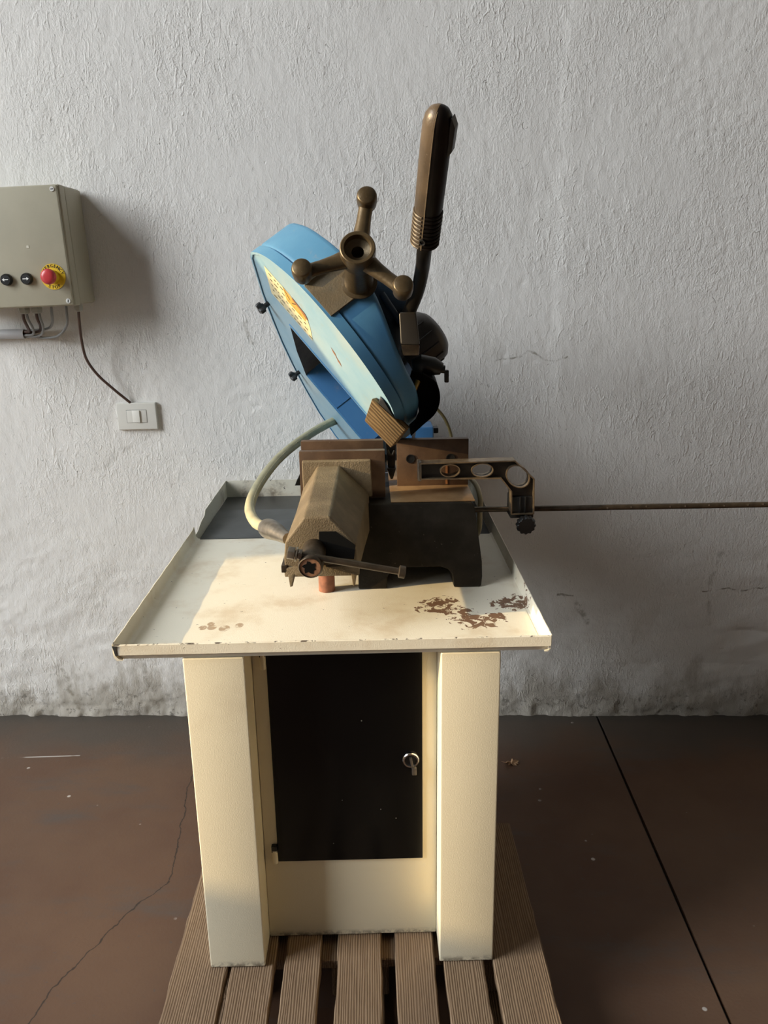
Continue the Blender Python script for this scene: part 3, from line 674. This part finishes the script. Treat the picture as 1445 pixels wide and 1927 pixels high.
# black fittings under the motor: cock with lever, curved rubber flap
ck = MB().tube([(.150, .42, 1.162), (.168, .42, 1.163), (.196, .42, 1.158), (.2135, .42, 1.152)], [.012, .021, .0195, .013], 20).build('coolant_cock', 'black', saw)
MB().tube([(.2125, .42, 1.152), (.2205, .42, 1.151)], .0085, 12).build('cock_nut', 'black', ck)
MB().box(.2195, .2290, .414, .426, 1.123, 1.150).build('cock_lever', 'grey_box', ck, bevel=.003)
MB().tube([(.162, .40, 1.130), (.156, .395, 1.118), (.150, .39, 1.106)], .006, 12).build('brass_fitting', simple('brass', (.50, .33, .10), .35, .8), ck)
flap_c = spline([(.172, .42, 1.150), (.199, .42, 1.132), (.2078, .42, 1.100), (.199, .42, 1.068), (.172, .415, 1.044), (.146, .41, 1.022)], 6)
flap_poly = [(.1768, 1.1588), (.1928, 1.1427), (.2044, 1.1196), (.2091, 1.0965), (.2034, 1.07), (.1813, 1.0482), (.1509, 1.0264), (.165, 1.059), (.1628, 1.0823), (.1536, 1.1056), (.1445, 1.1287), (.1516, 1.1547)]
MB().prism(flap_poly, lambda a, b, h: (a, h, b), .428, .436).build('guard_plate', 'rubber', saw, bevel=.001)
fm = MB(); rings = []
for p in flap_c: rings.append([p + Vector((0, -.035, -.004)), p + Vector((0, .045, .006)), p + Vector((-.0015, .045, .004)), p + Vector((-.0015, -.035, -.006))])
fm.loft(rings).build('rubber_flap', 'rubber', saw, smooth=60)
# blade and lower blade guide in the slot between the jaws
blade = MB().hexa([H(.015, .20, .05), H(.015, .60, .05), H(.0162, .60, .05), H(.0162, .20, .05), H(.005, .20, .072), H(.005, .60, .072), H(.0062, .60, .072), H(.0062, .20, .072)]).build('saw_blade', 'steel', saw, smooth=0)
gd_ = MB().hexa([(.098, .53, .905), (.114, .53, .905), (.114, .575, .91), (.098, .575, .91), (.0885, .53, 1.03), (.121, .53, 1.03), (.121, .575, 1.03), (.0885, .575, 1.03)]).build('blade_guide', 'black', saw, bevel=.003)
MB().prism([(.095, .912), (.104, .885), (.109, .886), (.117, .912)], lambda a, b, h: (a, h, b), .525, .56).build('guide_tip', 'black', gd_, bevel=.001)
MB().tube([(.098, .527, .955), (.102, .5225, .945), (.108, .5225, .944), (.113, .527, .953)], .003, 8).build('guide_wire', 'steel_dark', gd_)
MB().lathe([(.012, 0), (.012, .30)], (-.06, .66, .858), (1, 0, 0), 20).build('coolant_pipe', 'chrome', saw)
piv = MB().box(.150, .229, .83, .93, .8455, .953).build('pivot_bracket', 'blue_shaded', saw, bevel=.006, segs=3)
MB().box(-.02, .30, .80, 1.0, PF + .001, .845).build('pivot_pedestal', 'iron_dark', saw, bevel=.005)
MB().box(.229, .244, .86, .89, .93, .945).build('pivot_bolt', 'black', piv, bevel=.003)
MB().hexa([(-.16, .90, .78), (-.04, .90, .78), (-.04, .96, .78), (-.16, .96, .78), (-.12, .90, .86), (.06, .90, .86), (.06, .96, .86), (-.12, .96, .86)]).build('pivot_arm', 'iron_dark', piv)

# length stop: rod and pierced arm
rod = MB().tube([(.285, .46, .8255), (1.06, .46, .8235)], .0066, 16).build('stop_rod', 'steel_dark', saw)
for k in range(9):
    x = .60 + .045 * k + .01 * (k % 2)
    MB().lathe([(.0022, 0), (.0022, .0006), (.0012, .0006), (.0010, .0001), (.0001, .0001)], (x, .46 - .0064, .826 + .001 * (k % 3 - 1)), (0, -1, 0), 10).build('punched_mark', 'steel', rod)
YS = .437
stop_out = [(.1655, .9435), (.378, .946), (.4226, .9034), (.4245, .823), (.374, .823), (.3725, .876), (.3485, .9065), (.1675, .9085)]
holes = [(.2342, .926, .0205, .0130, 0), (.3063, .9255, .0228, .0142, 0), (.3868, .9095, .0275, .0215, -.72)]
def ell(h, k, n=28): 
    cx, cz, a, b, r = h; q = 2 * math.pi * k / n; x, z = a * math.cos(q), b * math.sin(q)
    return cx + x * math.cos(r) - z * math.sin(r), cz + x * math.sin(r) + z * math.cos(r)
def pierced(name, mat, parent):
    bm = bmesh.new(); es = []
    def loop(pts):
        vs = [bm.verts.new((x, YS, z)) for x, z in pts]; es.extend(bm.edges.new((vs[i], vs[(i + 1) % len(vs)])) for i in range(len(vs)))
    loop(stop_out)
    for h in holes: loop([ell(h, k) for k in range(28)])
    bmesh.ops.triangle_fill(bm, edges=es, use_beauty=True, use_dissolve=False)
    r = bmesh.ops.extrude_face_region(bm, geom=bm.faces[:])
    for v in r['geom']:
        if isinstance(v, bmesh.types.BMVert): v.co.y += .010
    bmesh.ops.recalc_face_normals(bm, faces=bm.faces)
    me = bpy.data.meshes.new(name); bm.to_mesh(me); bm.free(); me.materials.append(M[mat]); o = bpy.data.objects.new(name, me); COL.objects.link(o); o.parent = parent; return o
arm = lab(pierced('stop_arm', 'webbing', saw), 'dark pierced length-stop arm with three oval holes')
def border(pts, w, y0, y1, closed=True):
    mb = MB(); n = len(pts)
    c = Vector((sum(p[0] for p in pts) / n, 0, sum(p[1] for p in pts) / n))
    for i in range(n if closed else n - 1):
        (x0, z0), (x1, z1) = pts[i], pts[(i + 1) % n]; d = Vector((x1 - x0, 0, z1 - z0)).normalized(); nn = Vector((-d.z, 0, d.x))
        a = Vector((x0, 0, z0)) - d * w * .3; b = Vector((x1, 0, z1)) + d * w * .3
        q = [a - nn * w / 2, b - nn * w / 2, b + nn * w / 2, a + nn * w / 2]
        mb.hexa([(p.x, y0, p.z) for p in q] + [(p.x, y1, p.z) for p in q])
    return mb
border(stop_out, .0028, YS - .012, YS + .022).build('arm_rim', 'aluminium', arm, smooth=0)
for h in holes:
    n = 28; o_ = [ell((h[0], h[1], h[2] + .0022, h[3] + .0022, h[4]), k) for k in range(n)]; i_ = [ell(h, k) for k in range(n)]
    mb = MB(); mb.add([(x, YS - .010, z) for x, z in o_] + [(x, YS - .010, z) for x, z in i_] + [(x, YS + .020, z) for x, z in i_] + [(x, YS + .020, z) for x, z in o_],
        [f for k in range(n) for f in ((k, (k + 1) % n, n + (k + 1) % n, n + k), (n + k, n + (k + 1) % n, 2 * n + (k + 1) % n, 2 * n + k), (2 * n + k, 2 * n + (k + 1) % n, 3 * n + (k + 1) % n, 3 * n + k), (3 * n + k, 3 * n + (k + 1) % n, (k + 1) % n, k))])
    mb.build('hole_rim', 'aluminium', arm, smooth=40)
MB().box(.162, .1705, YS - .012, YS + .022, .9035, .9475).build('stop_pad', 'steel', arm, bevel=.002)
MB().box(.3725, .4255, YS - .006, YS + .042, .811, .862).build('rod_clamp', 'black', arm, bevel=.003)
for x in (.392, .404): MB().box(x, x + .002, YS - .010, YS - .005, .825, .862).build('clamp_rib', 'black', arm, smooth=0)
MB().tube([(.4025, YS - .005, .806), (.4025, YS - .020, .802)], .007, 12).build('knob_stem', 'black', arm)
kn = lobe_knob((.4045, YS - .012, .8025), (.05, -1, -.15), .0225, .020, 'clamp_knob', 'black', arm, 12, 72, .12)
# hoses
MB().tube(spline([(-.005, 1.08, .9446), (-.0547, 1.03, .9378), (-.1233, .92, .9165), (-.1862, .76, .8882), (-.2208, .60, .8557), (-.2278, .50, .8299), (-.2022, .40, .8244), (-.1696, .33, .8318)], 8), .0122, 18).build('coolant_hose', 'hose', saw)
lab(bpy.data.objects['coolant_hose'], 'pale yellowed braided hose')
ch = bpy.data.objects['coolant_hose']
rings_src = spline([(-.005, 1.08, .9446), (-.0547, 1.03, .9378), (-.1233, .92, .9165), (-.1862, .76, .8882), (-.2208, .60, .8557), (-.2278, .50, .8299), (-.2022, .40, .8244), (-.1696, .33, .8318)], 30)
br = MB()
for s0 in range(4):
    br.tube([p + .0122 * (math.cos(i * .55 + s0 * 1.57) * Vector((.6, .2, .7)).normalized() + math.sin(i * .55 + s0 * 1.57) * Vector((.3, -.9, .2)).normalized()) for i, p in enumerate(rings_src)], .0007, 5)
bo = br.build('hose_braid', 'hose', ch); bo['kind'] = 'stuff'
MB().tube(spline([(-.176, .345, .829), (-.160, .315, .8335), (-.143, .28, .8385), (-.128, .25, .8405), (-.110, .215, .843)], 4), [.0125, .016, .0195, .0212, .0218, .0216, .0210, .0200, .0191, .0181, .0171, .0161, .0151, .0142, .0133, .0125, .0118], 22).build('hose_ferrule', 'steel', ch)
MB().tube(spline([(.20, .80, 1.045), (.2248, .80, 1.0175), (.2531, .80, .9844), (.270, .80, .945), (.2747, .80, .90), (.27, .85, .80)], 6), .0042, 12).build('motor_cable', 'hose_dark', saw)
MB().tube(spline([(.275, .66, .905), (.2996, .62, .8674), (.3146, .58, .8501), (.3200, .55, .8245), (.3193, .55, .7979), (.318, .56, .74), (.30, .62, .69)], 6), .0062, 12).build('drain_hose', 'hose', saw)

# wooden block jammed under the blade side of the head -----------------
wbk = empty('wooden_block', ORG, MZ)
tag(wbk, 'small oil-stained wooden block jammed between blue saw head and jaw plate', 'wooden block')
c8 = [(.0465, .352, 1.0545), (.1005, .340, .9985), (.1325, .338, 1.0375), (.0635, .350, 1.1015)]
MB().hexa([(x, y, z) for x, y, z in c8] + [(x + .012, y + .062, z - .006) for x, y, z in c8]).build('block', 'wood', wbk, bevel=.0022, segs=2)
MB().hexa([(.076, .345, 1.092), (.108, .340, 1.062), (.110, .36, 1.064), (.078, .365, 1.094), (.080, .345, 1.1045), (.086, .340, 1.099), (.088, .36, 1.10), (.082, .365, 1.106)]).build('bracket', 'black', wbk, bevel=.001)

# ------------------------------------------------------------------ control box on the wall
BXR, BYF = -.958, 2.362
cb = empty('control_box', (BXR, WALL_Y, 1.425)); cb.rotation_euler = (0, math.radians(-1.6), 0)
tag(cb, 'olive-grey electrical control box with red emergency stop on white wall', 'control box')
def lb(x, y, z): return (x - BXR, y - WALL_Y, z - 1.425)
def bbox(x0, x1, y0, y1, z0, z1): a = lb(x0, y0, z0); b = lb(x1, y1, z1); return MB().box(a[0], b[0], a[1], b[1], a[2], b[2])
bbox(-1.36, -.952, 2.415, 2.536, 1.427, 1.750).build('box_body', 'box', cb, bevel=.010, segs=3)
lid = bbox(-1.365, -.951, 2.377, 2.4135, 1.423, 1.750).build('box_lid', 'box', cb, bevel=.006, segs=3)
bbox(-1.362, -.9555, 2.366, 2.38, 1.426, 1.7475).build('lid_panel', 'box', lid, bevel=.004, segs=2)
for (x, z, a) in ((-.967, 1.7365, .1), (-.967, 1.4365, 1.4)):
    p = Vector(lb(x, 2.366, z)); s_ = MB().lathe([(.0068, .001), (.0068, -.0012), (.0060, -.002), (.0001, -.002)], p, (0, 1, 0), 20).build('lid_screw', 'screw_white', lid)
    c, s = math.cos(a) * .004, math.sin(a) * .004; q = Vector((-s, 0, c)) * .3
    pp = [p + Vector((-c, -.0024, -s)) - q, p + Vector((c, -.0024, s)) - q, p + Vector((c, -.0024, s)) + q, p + Vector((-c, -.0024, -s)) + q]
    MB().add(pp, [(0, 1, 2, 3)]).build('screw_slot', 'print_black', s_, smooth=0)
for k, x in enumerate((-1.134, -1.0755)):
    c = Vector(lb(x, 2.366, 1.5025))
    bt = MB().lathe([(.0165, 0), (.0165, -.004), (.0155, -.010), (.0135, -.0125), (.0128, -.0115), (.0001, -.0118)], c, (0, 1, 0), 32).build('push_button', 'black', lid, smooth=45)
    y = c.y - .0125; d = -1 if k == 0 else 1
    pts = [(-.0085, -.0012), (.003, -.0012), (.003, -.0045), (.0095, 0), (.003, .0045), (.003, .0012), (-.0085, .0012)]
    MB().prism([(d * a, b) for a, b in pts], lambda a, b, h: (c.x + a, h, c.z + b), y - .0004, y).build('arrow', 'print_white', bt, smooth=0)
ec = Vector(lb(-1.0, 2.366, 1.505))
es_ = MB().lathe([(.0355, 0), (.0355, -.0016), (.0001, -.0016)], ec, (0, 1, 0), 40).build('emergency_stop', 'yellow', lid)
es_['label'] = 'yellow emergency stop disc with red mushroom button'
MB().lathe([(.0185, 0), (.0175, -.020), (.0165, -.022), (.0001, -.022)], ec + Vector((0, -.0016, 0)), (0, 1, 0), 28).build('button_collar', 'yellow', es_)
MB().lathe([(.0150, 0), (.0195, -.002), (.0215, -.008), (.0215, -.013), (.0195, -.0185), (.0150, -.0215), (.008, -.0228), (.0001, -.0230)], ec + Vector((0, -.0225, 0)), (0, 1, 0), 36).build('mushroom_button', 'red', es_, smooth=50)
def arc_text(word, radius, mid, step_, size, top, name):
    mb = MB(); n = len(word)
    for i, chh in enumerate(word):
        a = mid - (i - (n - 1) / 2) * step_ if top else mid + (i - (n - 1) / 2) * step_
        v, f = text_mesh(chh, size); rot = a - math.pi / 2 if top else a + math.pi / 2
        cr, sr = math.cos(rot), math.sin(rot); cx, cz_ = ec.x + radius * math.cos(a), ec.z + radius * math.sin(a)
        mb.add([(cx + p[0] * cr - p[1] * sr, ec.y - .0021 - p[2], cz_ + p[0] * sr + p[1] * cr) for p in v], f)
    return mb.build(name, 'print_black', es_, smooth=0)
arc_text('EMERGENCY', .0290, math.radians(90), math.radians(18), .0122, True, 'lettering')
arc_text('STOP', .0290, math.radians(270), math.radians(19), .0122, False, 'lettering')
bbox(-1.064, -1.056, 2.3652, 2.367, 1.584, 1.592).build('scuff_mark', simple('pale_scuff', (.58, .55, .45), .7, vary=.3, nscale=200), lid, smooth=0, bevel=.0008)
glands = [(-1.136, .0165, 'fat'), (-1.098, .0165, 'fat'), (-1.053, .010, 'thin'), (-1.008, .010, 'thin'), (-.972, .0125, 'mid')]
GY = 2.445
for x, r, kind in glands:
    c = Vector(lb(x, GY, 1.428))
    g = MB().lathe([(r * 1.02, 0), (r * 1.02, -.006)], c, (0, 0, 1), 24).build('cable_gland', 'gland', cb)
    if kind != 'thin': MB().lathe([(r, -.006), (r * 1.05, -.012), (r * .92, -.021), (r * .65, -.024)], c, (0, 0, 1), 6).build('gland_nut', 'gland', g, smooth=0)
# conduit and cables ---------------------------------------------------
cd = MB().lathe([(.0148, 0), (.0148, .34), (.0128, .34), (.0128, .05), (.0001, .05)], (-1.518, 2.518, 1.337), (1, 0, 0), 28).build('conduit_pipe', 'conduit')
tag(cd, 'light grey plastic conduit pipe on white wall below control box', 'pipe')
def cable(pts, r, mat, label, group=None):
    o = MB().tube(spline(pts, 8), r, 12).build('cable', mat); tag(o, label, 'cable', group); return o
GZ = 1.405
cable([(-1.140, GY, GZ + .012), (-1.1405, GY, 1.385), (-1.143, 2.466, 1.362), (-1.155, 2.500, 1.346), (-1.177, 2.5135, 1.343), (-1.21, 2.5135, 1.343), (-1.26, 2.5135, 1.343)], .0046, 'cable_brown', 'short brown cable from leftmost box gland bending into the conduit')
cable([(-1.131, GY, GZ + .012), (-1.128, GY, 1.385), (-1.127, 2.466, 1.358), (-1.143, 2.498, 1.337), (-1.177, 2.5115, 1.333), (-1.21, 2.5115, 1.333), (-1.26, 2.5115, 1.333)], .0038, 'cable_grey', 'grey cable beside brown one in leftmost box gland, running into conduit')
cable([(-1.101, GY, GZ + .012), (-1.100, GY, 1.388), (-1.104, 2.470, 1.364), (-1.126, 2.504, 1.346), (-1.177, 2.5215, 1.3395), (-1.21, 2.5225, 1.3395), (-1.26, 2.5225, 1.3395)], .0046, 'cable_brown', 'brown cable from second box gland bending under grey cables into conduit')
cable([(-1.0925, GY, GZ + .012), (-1.091, GY, 1.388), (-1.095, 2.466, 1.358), (-1.120, 2.497, 1.334), (-1.177, 2.5175, 1.3285), (-1.21, 2.5175, 1.3285), (-1.26, 2.5175, 1.3285)], .0038, 'cable_grey', 'grey cable beside brown one in second box gland, running into conduit')
cable([(-1.053, GY, 1.430), (-1.054, GY, 1.402), (-1.066, 2.468, 1.372), (-1.100, 2.505, 1.353), (-1.177, 2.5215, 1.3455), (-1.21, 2.5215, 1.3455), (-1.26, 2.5215, 1.3455)], .0038, 'cable_grey', 'grey cable from small middle gland sweeping left into conduit')
cable([(-1.008, GY, 1.430), (-1.009, GY, 1.402), (-1.020, 2.462, 1.365), (-1.055, 2.48, 1.334), (-1.105, 2.505, 1.325), (-1.150, 2.520, 1.3285), (-1.177, 2.5245, 1.3310), (-1.21, 2.5245, 1.3310), (-1.26, 2.5245, 1.3310)], .0038, 'cable_grey', 'long grey cable from gland beside the brown switch cable looping left into conduit')
cable([(-.972, GY, 1.412), (-.974, GY, 1.385), (-.984, 2.47, 1.32), (-.982, 2.485, 1.262), (-.958, 2.498, 1.212), (-.918, 2.512, 1.165), (-.888, 2.528, 1.131), (-.876, 2.533, 1.118)], .0042, 'cable_brown', 'long brown cable hanging from control box down to ivory light switch')
# light switch ---------------------------------------------------------
sw = empty('light_switch', (-.8585, WALL_Y, 1.0755)); sw.rotation_euler = (0, math.radians(-.6), 0)
tag(sw, 'ivory rectangular light switch on white plaster wall', 'light switch')
MB().box(-.064, .064, -.012, .004, -.043, .043).build('plate', 'white', sw, bevel=.0045, segs=3)
fr_ = MB().box(-.0325, .0325, -.0126, -.011, -.0205, .0205).build('module_frame', 'gap', sw, smooth=0)
MB().box(-.0318, .0318, -.0132, -.0115, -.0198, .0198).build('insert', 'white', fr_, bevel=.0006)
MB().hexa([(-.014, -.0136, -.0193), (.0105, -.0175, -.0193), (.0105, -.0115, -.0193), (-.014, -.0115, -.0193), (-.014, -.0136, .0193), (.0105, -.0175, .0193), (.0105, -.0115, .0193), (-.014, -.0115, .0193)]).build('rocker', 'white', sw, bevel=.001)
# dry leaf --------------------------------------------------------------
lf = []
for k in range(22):
    q = 2 * math.pi * k / 22; r = (.020 if k % 2 else .011) * (1.3 if k in (0, 11, 12) else 1)
    lf.append((r * math.cos(q) * 1.25, r * math.sin(q) * .8, .004 + .004 * math.sin(2 * q) + .003 * (k % 3)))
lo = MB().add(lf + [(0, 0, .001)], [(k, (k + 1) % 22, 22) for k in range(22)]).build('dry_leaf', 'leaf', smooth=0)
lo.location = (.322, 2.246, 0); sm = lo.modifiers.new('thickness', 'SOLIDIFY'); sm.thickness = .0006
tag(lo, 'small curled dry brown leaf on dark floor', 'leaf')
